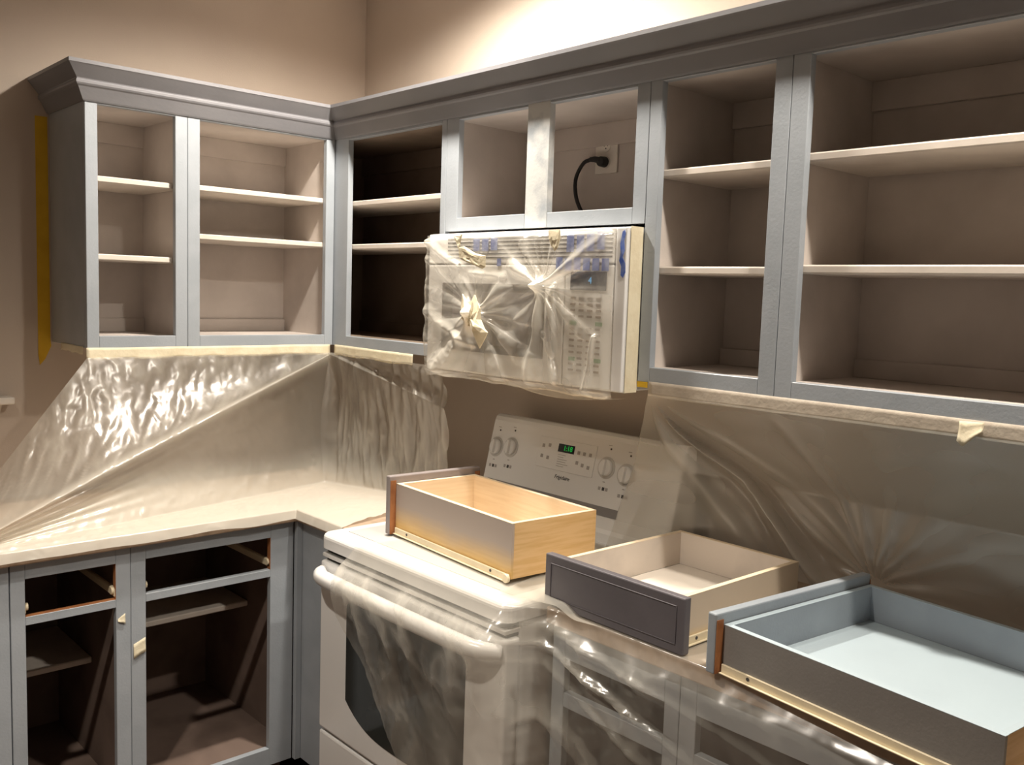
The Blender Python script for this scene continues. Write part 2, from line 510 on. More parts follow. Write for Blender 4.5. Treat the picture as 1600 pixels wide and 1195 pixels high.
def cabinet(name, label, run, D, w0, w1, z0, z1, opens, shelves, inside='interior', frame='cab', top=True, sub=None, back_gap=0.003,
            side_in=(0.0, 0.0), shelf_depth=None, slides=(), toekick=False, inner=None, nailer=True, left_skin=None, shelf_mat='shelf', rim=None):
    """a face-framed box. run 'L' stands on the left wall (w = y), 'R' on the back wall (w = x)"""
    wc = (w0 + w1) / 2

    def P(w, d, z):
        return (D - d, w, z) if run == 'L' else (w, -D + d, z)
    org = Vector(P(wc, D / 2, 0.0 if toekick else z0))
    root = thing(name, label, 'cabinet', org)
    g = 0.0006

    def B(nm, wa, wb, da, db, za, zb, mat, bev=0.0012, par=None):
        return box(nm, P(wa, da, za), P(wb, db, zb), mat, par or root, org, bev)
    # face frame: outer stiles full height, mullions, rails between
    cols = sorted(set((o[0], o[1]) for o in opens))
    B('stile', w0 + g, cols[0][0], 0, FT, z0, z1, frame)
    for (a, b), (c, d) in zip(cols, cols[1:]):
        B('stile', b, c, 0, FT, z0, z1, sub or frame)
    B('stile', cols[-1][1], w1 - g, 0, FT, z0, z1, frame)
    for c in cols:
        os_ = sorted([o for o in opens if (o[0], o[1]) == c], key=lambda o: o[2])
        zprev = z0
        for o in os_:
            B('rail', c[0], c[1], 0, FT, zprev, o[2], frame)
            zprev = o[3]
        B('rail', c[0], c[1], 0, FT, zprev, z1, frame)
    # carcass
    T = 0.015
    zlo = min(o[2] for o in opens)
    i0, i1 = w0 + g + T + side_in[0], w1 - g - T - side_in[1]
    skin = left_skin or inside
    B('side_panel', w0 + g + side_in[0], i0, FT, D - back_gap, z0, z1, skin)
    B('side_panel', i1, w1 - g - side_in[1], FT, D - back_gap, z0, z1, inside)
    if left_skin:   # painted outside, primed inside
        B('side_lining', i0, i0 + 0.003, FT, D - back_gap - 0.006, zlo, z1 - 0.02, inside, 0)
    B('back_panel', i0, i1, D - back_gap - 0.006, D - back_gap, z0, z1, inside, 0)
    B('bottom_panel', i0, i1, FT, D - back_gap - 0.006, zlo - 0.018, zlo - 0.003, inside, 0.0008)
    if top:
        B('top_panel', i0, i1, FT, D - back_gap - 0.006, z1 - 0.020, z1 - 0.004, inside, 0.0008)
    if nailer:
        B('hanging_rail', i0, i1, D - back_gap - 0.018, D - back_gap - 0.006, z1 - 0.085, z1 - 0.02, inside)
        B('hanging_rail', i0, i1, D - back_gap - 0.018, D - back_gap - 0.006, zlo - 0.003, zlo + 0.04, inside)
    for s in shelves:
        sw0, sw1, sz = (s if isinstance(s, tuple) else (i0, i1, s))
        sd = shelf_depth or (D - back_gap - 0.008)
        st = D - back_gap - 0.007
        B('shelf', sw0 + 0.001, sw1 - 0.001, st - sd + 0.03 if shelf_depth else FT + 0.004, st - (0.012 if nailer else 0), sz - 0.009, sz + 0.009, shelf_mat, 0.003)
    for sw, sz in slides:   # cream drawer slides fixed to the sides of the drawer opening
        sl = B('drawer_slide', sw - 0.006, sw + 0.006, 0.004, 0.48, sz - 0.012, sz + 0.012, 'runner', 0.003)
        cyl('roller', P(sw, 0.016, sz + 0.005), P(sw + (0.012 if sw < wc else -0.012), 0.016, sz + 0.005), 0.010, 0.010, 'runner', sl, 14, off=org)
    if rim:
        for (wa, wb, za, zb) in rim:
            B('raw_wood_edge', wa, wb, 0.001, FT - 0.001, za, zb, 'raw_edge', 0)
    if toekick:
        B('toe_kick', w0 + g, w1 - g, 0.075, 0.09, 0.0, z0 - 0.0005, 'base_inside', 0)
        B('base_side', w0 + g, w0 + g + T, 0.09, D - 0.02, 0.0, z0 - 0.0005, 'base_inside', 0)
        B('base_side', w1 - g - T, w1 - g, 0.09, D - 0.02, 0.0, z0 - 0.0005, 'base_inside', 0)
    return root, P, org


OZ0, OZ1 = 1.434, 2.094
SAB, SCD, SDE, SEF = -0.849, 0.943, 1.703, 2.072
REND = 2.86
cabinet('wall_cabinet', 'narrow open wall cabinet with two shelves at the end by the yellow tape', 'L', UD, -1.148, SAB, UZ0, UZ1,
        [(-1.113, -0.887, OZ0, OZ1)], [1.888, 1.664], left_skin='cab')
cabinet('wall_cabinet', 'wide open wall cabinet left of the corner, two close-set upper shelves', 'L', UD, SAB, -0.3315, UZ0, UZ1,
        [(-0.810, -0.364, OZ0, OZ1)], [1.892, 1.742])
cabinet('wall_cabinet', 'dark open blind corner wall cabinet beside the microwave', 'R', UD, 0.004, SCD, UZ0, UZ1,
        [(0.413, 0.918, OZ0, OZ1 - 0.004)], [1.882, 1.737], inside='interior_shaded', shelf_mat='shelf')
cabinet('wall_cabinet', 'short open cabinet with two openings above the microwave, outlet inside', 'R', UD, SCD, SDE, 1.773, UZ1,
        [(0.998, 1.287, 1.811, 2.091), (1.372, 1.663, 1.811, 2.091)], [], sub='cab_patchy', nailer=True)
cabinet('wall_cabinet', 'narrow open wall cabinet with two shelves just right of the microwave', 'R', UD, SDE, SEF, UZ0, UZ1,
        [(1.738, 2.032, OZ0, OZ1)], [1.888, 1.663])
cabinet('wall_cabinet', 'widest open wall cabinet with long shelves above the blue drawer', 'R', UD, SEF, REND, UZ0, UZ1,
        [(2.112, REND - 0.04, OZ0, OZ1)], [1.894, 1.667])

# crown moulding: one continuous run mitred at the corner with a return at the cabinet end
CP = [(0.0005, 2.098), (0.003, 2.098), (0.006, 2.102), (0.023, 2.134), (0.027, 2.138), (0.0295, 2.1425), (0.0295, 2.1485), (0.0275, 2.152),
      (0.028, 2.155), (0.054, 2.187), (0.057, 2.190), (0.057, 2.2), (0.0, 2.2), (0.0, 2.1165), (0.0005, 2.1165)]
CP = [(max(p[0], 0.0006), p[1]) for p in CP]
cr = thing('crown_moulding', 'grey painted crown moulding running along the tops of the wall cabinets', 'moulding', (0.33, -0.33, UZ1))


def crown_run(stations):
    bm = bmesh.new()
    rows = []
    for st in stations:
        rows.append([bm.verts.new(Vector(st(p[0], p[1])) - cr.location) for p in CP])
    n = len(CP)
    for a, b in zip(rows, rows[1:]):
        for i in range(n):
            bm.faces.new((a[i], a[(i + 1) % n], b[(i + 1) % n], b[i]))
    bm.faces.new(rows[0]); bm.faces.new(rows[-1])
    finish(bm, 'crown_run', 'crown', cr)


YE = -1.148
crown_run([lambda o, z: (0.001, YE - o, z), lambda o, z: (UD + o, YE - o, z)])
crown_run([lambda o, z: (UD + o, YE - o, z), lambda o, z: (UD + o, -UD - o, z)])
crown_run([lambda o, z: (UD + o, -UD - o, z), lambda o, z: (REND, -UD - o, z)])

# base cabinets, left run
DZ0, DZ1, LZ0, LZ1 = 0.733, 0.832, 0.161, 0.710
BZ0, BZ1 = 0.105, 0.875
SB = -1.13
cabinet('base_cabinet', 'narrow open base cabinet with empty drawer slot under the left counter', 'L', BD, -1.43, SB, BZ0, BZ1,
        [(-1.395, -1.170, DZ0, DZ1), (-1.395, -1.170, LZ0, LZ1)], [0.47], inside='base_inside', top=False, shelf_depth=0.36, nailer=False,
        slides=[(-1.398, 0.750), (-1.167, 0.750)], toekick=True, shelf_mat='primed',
        rim=[(-1.1705, -1.169, DZ0, DZ1), (-1.170 - .226, -1.170, DZ0 - 0.001, DZ0 + 0.0005)])
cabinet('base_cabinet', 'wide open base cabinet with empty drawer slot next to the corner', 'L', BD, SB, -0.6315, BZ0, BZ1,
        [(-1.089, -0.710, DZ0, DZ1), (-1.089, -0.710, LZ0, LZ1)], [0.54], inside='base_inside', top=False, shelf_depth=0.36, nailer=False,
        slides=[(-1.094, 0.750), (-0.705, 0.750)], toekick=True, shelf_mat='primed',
        rim=[(-0.711, -0.709, DZ0, DZ1)])
cabinet('base_cabinet', 'base cabinet unit cut off beyond the narrow open one on the left', 'L', BD, -1.95, -1.4315, BZ0, BZ1,
        [(-1.91, -1.49, DZ0, DZ1), (-1.91, -1.49, LZ0, LZ1)], [], inside='base_inside', top=False, nailer=False, toekick=True)
# corner filler beside the range
t = thing('corner_filler', 'plain grey cabinet filler panel between the corner and the range', 'cabinet', (0.77, -0.60, 0))
box('filler_panel', (0.6105, -0.61, BZ0), (0.940, -0.59, BZ1), 'cab', t, t.location)
box('filler_stile', (0.6105, -0.6305, BZ0), (0.628, -0.6105, BZ1), 'cab', t, t.location)
box('filler_side', (0.925, -0.589, 0.0), (0.940, -0.02, BZ1), 'base_inside', t, t.location)
box('toe_kick', (0.56, -0.535, 0.0), (0.924, -0.52, BZ0 - 0.001), 'base_inside', t, t.location, 0)
# base cabinets, right run
SG = 2.078
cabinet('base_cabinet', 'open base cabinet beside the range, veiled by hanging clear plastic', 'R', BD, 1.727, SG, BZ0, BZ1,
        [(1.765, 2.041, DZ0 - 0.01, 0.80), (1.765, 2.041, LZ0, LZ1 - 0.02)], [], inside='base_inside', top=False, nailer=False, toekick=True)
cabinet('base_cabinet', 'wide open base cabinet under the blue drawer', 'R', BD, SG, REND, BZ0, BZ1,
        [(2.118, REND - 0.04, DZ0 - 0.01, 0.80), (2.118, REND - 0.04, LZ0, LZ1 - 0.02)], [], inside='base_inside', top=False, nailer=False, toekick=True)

# countertops
CT0, CT1 = 0.8765, 0.914
ct = prism('countertop', [(0.003, -1.95), (0.635, -1.95), (0.635, -0.635), (0.942, -0.635), (0.942, -0.003), (0.003, -0.003)], 'z', CT0, CT1, 'counter', None, 0.004, 2)
tag(ct, 'L-shaped brown countertop under the plastic in the corner', 'countertop')
ct = prism('countertop', [(1.727, -0.635), (REND, -0.635), (REND, -0.003), (1.727, -0.003)], 'z', CT0, CT1, 'counter', None, 0.004, 2)
tag(ct, 'straight brown countertop right of the range carrying two drawers', 'countertop')

# ------------------------------------------------------------------ range
RX0, RX1, RF = 0.950, 1.709, -0.740
ra = thing('electric_range', 'white freestanding electric range with knobs on its backguard', 'stove', ((RX0 + RX1) / 2, -0.42, 0))
ro = ra.location
box('body', (RX0 + 0.006, -0.69, 0.03), (RX1 - 0.006, -0.06, 0.885), 'appliance', ra, ro, 0.004)
for fx in (RX0 + 0.04, RX1 - 0.04):
    for fy in (-0.64, -0.10):
        cyl('foot', (fx, fy, 0), (fx, fy, 0.031), 0.016, 0.014, 'dark_gap', ra, 12, off=ro)
box('storage_drawer', (RX0, -0.738, 0.06), (RX1, -0.691, 0.366), 'appliance', ra, ro, 0.006, 2)
door = box('oven_door', (RX0, RF, 0.374), (RX1, -0.6915, 0.852), 'appliance', ra, ro, 0.008, 3)
# window: straight top and sides, bowed bottom with rounded corners
wp = []
x0, x1, zt, zs, zbm = 1.088, 1.582, 0.775, 0.50, 0.435
for t_ in range(7):
    a_ = math.pi / 2 * t_ / 6
    wp.append((x0 + 0.025 - 0.025 * math.sin(a_), zt - 0.025 + 0.025 * math.cos(a_)))
for t_ in range(25):
    s_ = t_ / 24
    wp.append((lerp(x0, x1, s_), zbm + (zs - zbm) * abs(2 * s_ - 1) ** 3.2))
for t_ in range(7):
    a_ = math.pi / 2 * t_ / 6
    wp.append((x1 - 0.025 + 0.025 * math.cos(a_), zt - 0.025 + 0.025 * math.sin(a_)))
prism('oven_window', [(p[0] - ro[0], p[1]) for p in wp], 'y', RF - 0.0015 - ro[1], RF + 0.004 - ro[1], 'oven_glass', door)
# handle: flat bowed bar that grows out of the door corners
hp = [(RX0 + 0.012, RF + 0.004, 0.822), (RX0 + 0.05, RF - 0.030, 0.826), (RX0 + 0.12, RF - 0.046, 0.829), (RX0 + 0.385, RF - 0.052, 0.831),
      (RX1 - 0.12, RF - 0.046, 0.829), (RX1 - 0.05, RF - 0.030, 0.826), (RX1 - 0.012, RF + 0.004, 0.822)]
tube('oven_handle', hp, lambda t: 0.017 + 0.004 * math.sin(math.pi * t), 'appliance', door, 14, 1.05, off=ro)
box('vent_strip', (RX0 + 0.004, RF + 0.004, 0.862), (RX1 - 0.004, -0.6905, 0.873), 'appliance_trim', ra, ro, 0.002)
box('vent_gap', (RX0 + 0.010, RF + 0.016, 0.853), (RX1 - 0.010, -0.6905, 0.861), 'dark_gap', ra, ro, 0)
box('vent_gap', (RX0 + 0.010, RF + 0.018, 0.874), (RX1 - 0.010, -0.6905, 0.889), 'dark_gap', ra, ro, 0)
# cooktop: rounded slab with a raised rim
bm = bmesh.new()
bm_box(bm, (RX0 - 0.003 - ro[0], RF - 0.002 - ro[1], 0.889), (RX1 + 0.003 - ro[0], -0.066 - ro[1], 0.930))
bmesh.ops.bevel(bm, geom=[e for e in bm.edges if abs(e.verts[0].co.z - e.verts[1].co.z) > 0.01], offset=0.03, segments=5, profile=0.5, affect='EDGES')
bmesh.ops.bevel(bm, geom=[e for e in bm.edges if e.verts[0].co.z > 0.92 and e.verts[1].co.z > 0.92 and len(e.link_faces) == 2 and e.calc_face_angle(0) > 0.8], offset=0.014, segments=4, profile=0.5, affect='EDGES')
finish(bm, 'cooktop', 'appliance', ra, smooth=False)
box('glass_cooktop', (RX0 + 0.045, -0.68, 0.9302), (RX1 - 0.045, -0.20, 0.9322), 'appliance_trim', ra, ro, 0.0008)
# backguard: leaning panel with a rounded top
BGY0, BGZ0, BGY1, BGZ1 = -0.178, 0.965, -0.122, 1.20
bp = [(-0.065, 0.925), (-0.190, 0.925), (-0.186, 0.955), (BGY0, BGZ0), (BGY1, BGZ1), (BGY1 + 0.006, 1.212), (BGY1 + 0.018, 1.219), (-0.085, 1.217), (-0.068, 1.205)]
bg = prism('backguard', [(p[0] - ro[1], p[1]) for p in bp], 'x', RX0 + 0.008 - ro[0], RX1 - 0.008 - ro[0], 'appliance', ra, 0.006, 3)
nv = Vector((0, -(BGZ1 - BGZ0), (BGY1 - BGY0))).normalized()
uv = Vector((0, BGY1 - BGY0, BGZ1 - BGZ0)).normalized()
tilt = math.atan2(BGY1 - BGY0, BGZ1 - BGZ0)


def BG(x, z, d=0.0):
    """point on the sloping face of the backguard, in the range's own space"""
    s = (z - BGZ0) / (BGZ1 - BGZ0)
    return Vector((x, lerp(BGY0, BGY1, s), z)) + nv * d - Vector(ro)


def bgplate(name, x0, x1, z0, z1, d0, d1, mat, par, bev=0.0):
    bm = bmesh.new()
    vs = []
    for d in (d0, d1):
        vs.append([bm.verts.new(BG(x, z, d)) for x, z in ((x0, z0), (x1, z0), (x1, z1), (x0, z1))])
    bm.faces.new(vs[0]); bm.faces.new(vs[1])
    for i in range(4):
        bm.faces.new((vs[0][i], vs[0][(i + 1) % 4], vs[1][(i + 1) % 4], vs[1][i]))
    if bev:
        bmesh.ops.bevel(bm, geom=list(bm.edges), offset=bev, segments=2, profile=0.5, affect='EDGES')
    return finish(bm, name, mat, par)


for kx, kz in ((0.992, 1.119), (1.058, 1.126), (1.450, 1.126), (1.523, 1.118)):
    c = BG(kx, kz)
    dial = cyl('dial_ring', c, c + nv * 0.0015, 0.031, 0.031, 'appliance_trim', bg, 28)
    k = cyl('knob', c + nv * 0.0015, c + nv * 0.011, 0.025, 0.022, 'appliance', bg, 28, 0.003)
    bm = bmesh.new()
    q = []
    for d, hw in ((0.010, 0.0065), (0.019, 0.0045)):
        q.append([bm.verts.new(c + nv * d + Vector((sx * hw, 0, 0)) + uv * sz * 0.021) for sx, sz in ((-1, -1), (1, -1), (1, 1), (-1, 1))])
    bm.faces.new(q[0]); bm.faces.new(q[1])
    for i in range(4):
        bm.faces.new((q[0][i], q[0][(i + 1) % 4], q[1][(i + 1) % 4], q[1][i]))
    bmesh.ops.bevel(bm, geom=list(bm.edges), offset=0.0015, segments=2, profile=0.5, affect='EDGES')
    finish(bm, 'knob_grip', 'appliance', k)
    bgplate('indicator_light', kx + 0.002, kx + 0.007, kz + 0.049, kz + 0.054, 0.0, 0.001, 'print_dark', bg)
    bgplate('dial_mark', kx - 0.006, kx + 0.006, kz + 0.060, kz + 0.062, 0.0, 0.0004, 'print_grey', bg)
    bgplate('dial_mark', kx - 0.004, kx + 0.004, kz - 0.040, kz - 0.0375, 0.0, 0.0004, 'print_grey', bg)
    for dx in (-0.016, -0.002, 0.010):   # little burner diagrams under the knobs
        bgplate('burner_diagram', kx + dx, kx + dx + 0.009, kz - 0.062, kz - 0.053, 0.0, 0.0004, 'print_grey' if dx != -0.002 else 'print_dark', bg)
# oven clock panel
bgplate('clock_panel', 1.178, 1.405, 1.090, 1.178, 0.0, 0.0022, 'appliance', bg, 0.001)
bgplate('clock_display', 1.258, 1.322, 1.143, 1.166, 0.0022, 0.0032, 'display_black', bg)
text('clock_digits', '1:18', 0.021, 'led_green', BG(1.297, 1.1545, 0.0036), (math.pi / 2 - tilt, 0, 0), bg)
for kx, kz in ((1.197, 1.152), (1.222, 1.156), (1.197, 1.122), (1.222, 1.120), (1.340, 1.150), (1.362, 1.150), (1.385, 1.150), (1.340, 1.122), (1.362, 1.118), (1.385, 1.115)):
    bgplate('touch_key', kx - 0.005, kx + 0.005, kz - 0.005, kz + 0.005, 0.0022, 0.0027, 'print_grey', bg)
for i in range(6):
    bgplate('printed_line', 1.262, 1.262 + (0.03, 0.022, 0.038, 0.034, 0.044, 0.028)[i], 1.134 - i * 0.0065, 1.1355 - i * 0.0065, 0.0022, 0.0026, 'print_grey', bg)
text('maker_name', 'Frigidaire', 0.016, 'print_dark', BG(1.292, 1.072, 0.0006), (math.pi / 2 - tilt, 0, 0), bg, shear=0.25)
bgplate('oven_vent_slot', 0.985, 1.52, 0.998, 1.022, 0.0, 0.0015, 'slot_grey', bg)

# ------------------------------------------------------------------ microwave
MX0, MX1, MF, MZ0, MZ1 = 0.947, 1.700, -0.385, 1.370, 1.762
mw = thing('microwave_oven', 'white over-the-range microwave mounted under the short cabinet', 'microwave', ((MX0 + MX1) / 2, -0.2, MZ0))
mo = mw.location
box('body', (MX0 + 0.001, -0.350, MZ0 + 0.004), (MX1 - 0.001, -0.004, MZ1), 'appliance', mw, mo, 0.003)
box('front_frame', (MX0 - 0.006, -0.375, MZ0), (MX1, -0.3505, MZ1), 'appliance', mw, mo, 0.004, 2)
gr = box('vent_grille', (MX0 - 0.004, MF, 1.676), (MX1 - 0.036, -0.3755, MZ1 - 0.002), 'appliance', mw, mo, 0.003, 2)
for i in range(6):
    z = 1.690 + i * 0.0105
    box('vent_slot', (1.03, MF - 0.0006, z), (1.655, MF + 0.004, z + 0.0042), 'print_dark', gr, mo, 0)
md = box('door', (MX0 - 0.004, MF, MZ0 + 0.004), (1.500, -0.3755, 1.672), 'appliance', mw, mo, 0.004, 2)
box('door_window', (1.010, MF - 0.0012, 1.432), (1.432, MF + 0.003, 1.622), 'micro_glass', md, mo, 0.001)
box('door_window_inset', (1.06, MF - 0.0020, 1.455), (1.40, MF - 0.0013, 1.600), 'slot_grey', md, mo, 0)
tube('door_handle', [(1.468, MF + 0.002, 1.44), (1.466, MF - 0.012, 1.46), (1.462, MF - 0.014, 1.53), (1.466, MF - 0.012, 1.605), (1.468, MF + 0.002, 1.625)], 0.008, 'appliance', md, 10, off=mo)
cpn = box('control_panel', (1.503, MF, MZ0 + 0.004), (MX1 - 0.036, -0.3755, 1.672), 'appliance', mw, mo, 0.004, 2)
box('front_edge_strip', (MX1 - 0.034, MF - 0.001, MZ0 + 0.002), (MX1 - 0.001, -0.3755, MZ1 - 0.002), 'appliance', mw, mo, 0.003, 2)
box('display', (1.521, MF - 0.0015, 1.611), (1.640, MF + 0.002, 1.656), 'display_blue', cpn, mo, 0.001)
text('display_digit', '4', 0.024, 'led_blue', Vector((1.588, MF - 0.0018, 1.634)) - mo, (math.pi / 2, 0, 0), cpn)
rows = 13
for r_ in range(rows):
    z = 1.594 - r_ * 0.0148
    for c_ in range(4):
        x = 1.524 + c_ * 0.0285
        gk = (r_ in (4, 10)) and c_ in (0, 3)
        if r_ in (4,) and c_ in (1, 2):
            continue
        h = 0.0095 if gk else 0.0055
        box('key', (x, MF - 0.0010, z - h), (x + (0.022 if gk else 0.017), MF + 0.001, z), 'key_green' if gk else 'key_brown', cpn, mo, 0)
# masking tape wrapped down the microwave's exposed side
tp = box('masking_tape', (MX1 + 0.0006, -0.3745, MZ0 + 0.001), (MX1 + 0.0016, -0.3312, MZ1 + 0.001), 'masking', None, (0, 0, 0), 0)
tag(tp, 'cream masking tape covering the exposed right side of the microwave', 'tape')

# outlet and cord in the cabinet over the microwave
yb = -UD + (UD - 0.003 - 0.0065)
ot = thing('wall_outlet', 'beige duplex outlet plate on the back of the short cabinet', 'outlet', (1.287, yb, 1.956))
oo = ot.location
box('cover_plate', (1.246, yb - 0.006, 1.952), (1.330, yb, 2.062), 'plate', ot, oo, 0.003, 2)
for zz in (2.030, 1.984):
    sk = cyl('socket', (1.288, yb - 0.0062, zz), (1.288, yb - 0.0085, zz), 0.017, 0.0165, 'plate', ot, 24, off=oo)
    for dx in (-0.0065, 0.0065):
        box('slot', (1.288 + dx - 0.001, yb - 0.0090, zz - 0.001), (1.288 + dx + 0.001, yb - 0.0080, zz + 0.007), 'dark_gap', sk, oo, 0)
    cyl('ground_hole', (1.288, yb - 0.0080, zz - 0.007), (1.288, yb - 0.0090, zz - 0.007), 0.0022, 0.0022, 'dark_gap', sk, 10, off=oo)
pc = thing('power_cord', 'black power cord plugged into the outlet above the microwave', 'cord', (1.20, yb - 0.05, 1.815))
po = pc.location
cyl('plug', (1.288, yb - 0.0095, 1.984), (1.288, yb - 0.034, 1.984), 0.016, 0.014, 'cord_black', pc, 16, 0.003, off=po)
tube('plug_neck', [(1.286, yb - 0.026, 1.986), (1.268, yb - 0.030, 1.991), (1.250, yb - 0.031, 1.992)], lambda t: 0.0105 - 0.0035 * t, 'cord_black', pc, 10, off=po)
tube('cord', [(1.252, yb - 0.031, 1.992), (1.225, yb - 0.032, 1.984), (1.203, yb - 0.034, 1.955), (1.197, yb - 0.036, 1.925), (1.207, yb - 0.040, 1.885), (1.230, yb - 0.045, 1.850),
              (1.262, yb - 0.055, 1.823), (1.32, yb - 0.075, 1.8165), (1.42, yb - 0.09, 1.8165), (1.50, yb - 0.08, 1.8165)], 0.0058, 'cord_black', pc, 10, off=po)

# ------------------------------------------------------------------ pulled-out drawers
def drawer(label, x, y, z, th, L, W, H, o1, o2, zpt, front, frontback, side_near, side_far, back_out, inside, floor_m, edge, box_dz=0.008, groove=True, raw=True):
    """local x runs back from the front panel, local y across; the front panel stands at x in [-0.02, 0]"""
    t = thing('drawer', label, 'drawer', (x, y, z), th)
    T = 0.012
    zb = box_dz
    A = (-0.020, -o2, 0.0); Bc = (0, W + o1, zpt)
    fp = box('front_panel', A, Bc, front, t, bevel=0.003, seg=2)
    if groove:   # raised field inside a routed border
        m_ = 0.018
        for k, (ya, yc, za, zc) in enumerate(((-o2 + m_, W + o1 - m_, zpt - m_ - 0.002, zpt - m_), (-o2 + m_, W + o1 - m_, m_, m_ + 0.002),
                                             (-o2 + m_, -o2 + m_ + 0.002, m_ + 0.0025, zpt - m_ - 0.0025), (W + o1 - m_ - 0.002, W + o1 - m_, m_ + 0.0025, zpt - m_ - 0.0025))):
            box('panel_bead', (-0.0222, ya, za), (-0.0195, yc, zc), front, fp, bevel=0.0006)
    if raw:
        box('raw_back', (0.0002, -o2 + 0.002, 0.001), (0.0016, -0.0005, zpt - 0.012), frontback, fp, bevel=0)
        box('raw_back', (0.0002, W + 0.0005, 0.001), (0.0016, W + o1 - 0.002, zpt - 0.012), frontback, fp, bevel=0)
    g = 0.0018
    def wall(nm, a, b, mat, inm, edgem, axis, sign):
        w = box(nm, a, b, mat, t, bevel=0.0008)
        # inner lining and pale top edge, set flush on the board
        return w
    s1 = box('side_board', (g, 0, zb), (L, T * .55, zb + H - 0.0012), side_near, t, bevel=0)
    s1b = box('side_lining', (g, T * .55 + 0.0001, zb + 0.012), (L - T, T, zb + H - 0.0012), inside, s1, bevel=0)
    e1 = box('top_edge', (g, 0, zb + H - 0.0011), (L, T, zb + H), edge, s1, bevel=0.0004)
    s2 = box('side_board', (g, W - T * .45, zb), (L, W, zb + H - 0.0012), side_far, t, bevel=0)
    box('side_lining', (g, W - T, zb + 0.012), (L - T, W - T * .45 - 0.0001, zb + H - 0.0012), inside, s2, bevel=0)
    box('top_edge', (g, W - T, zb + H - 0.0011), (L, W, zb + H), edge, s2, bevel=0.0004)
    bk = box('back_board', (L - T * .5, T * .55 + 0.0001, zb), (L - 0.0005, W - T * .45 - 0.0001, zb + H - 0.0012), back_out, t, bevel=0)
    box('back_lining', (L - T, T + 0.0001, zb + 0.012), (L - T * .5 - 0.0001, W - T - 0.0001, zb + H - 0.0012), inside, bk, bevel=0)
    box('top_edge', (L - T, T + 0.0001, zb + H - 0.0011), (L - 0.0005, W - T - 0.0001, zb + H), edge, bk, bevel=0.0004)
    fb = box('box_front', (g, T + 0.0001, zb), (g + T, W - T - 0.0001, zb + H - 0.0012), inside, t, bevel=0)
    box('top_edge', (g, T + 0.0001, zb + H - 0.0011), (g + T, W - T - 0.0001, zb + H), edge, fb, bevel=0.0004)
    box('bottom_board', (g + T + 0.0002, T + 0.0002, zb + 0.006), (L - T - 0.0002, W - T - 0.0002, zb + 0.0115), floor_m, t, bevel=0)
    # cream steel runners along both lower edges, with screws and a roller at the back end
    for s, yy in ((-1, -0.0002), (1, W + 0.0002)):
        rn = box('runner', (0.004, yy, zb - 0.006), (L - 0.004, yy + s * 0.0045, zb + 0.011), 'runner', t, bevel=0.001)
        box('runner_lip', (0.004, yy + s * 0.0046, zb - 0.006), (L - 0.01, yy + s * 0.010, zb - 0.0045), 'runner', rn, bevel=0)
        cyl('roller', (L - 0.006, yy + s * 0.0046, zb + 0.003), (L - 0.006, yy + s * 0.013, zb + 0.003), 0.0105, 0.0105, 'runner', rn, 18, 0.001)
        for f in (0.13, 0.86):
            cyl('screw', (L * f, yy + s * 0.0046, zb + 0.004), (L * f, yy + s * 0.0056, zb + 0.004), 0.0035, 0.0035, 'print_dark', rn, 10)
    return t


drawer('bare maple drawer with deep sides resting on the range cooktop', 1.107, -0.603, 0.9365, -0.073, 0.508, 0.262, 0.131, 0.020, 0.020, 0.160,
       'mauve_primer', 'raw_edge', 'maple_sprayed', 'maple', 'maple', 'maple_in', 'maple_in', 'maple_edge', box_dz=0.009)
drawer('shallow drawer with grey routed front and primed cream inside on the counter', 2.069, -0.617, 0.9185, 1.558, 0.431, 0.333, 0.093, 0.0195, 0.030, 0.113,
       'mauve_paint', 'mauve_paint', 'cream_sprayed', 'cream_sprayed', 'primed', 'primed', 'primed_floor', 'maple_edge', raw=False)
drawer('wide blue-grey painted drawer on the counter with a raw wood back', 2.188, -0.641, 0.9185, -0.112, 0.506, 0.459, 0.084, 0.004, 0.020, 0.113,
       'drawer_blue', 'raw_edge', 'drawer_blue_shaded', 'drawer_blue', 'maple', 'drawer_blue', 'drawer_blue_lit', 'drawer_blue_lit')

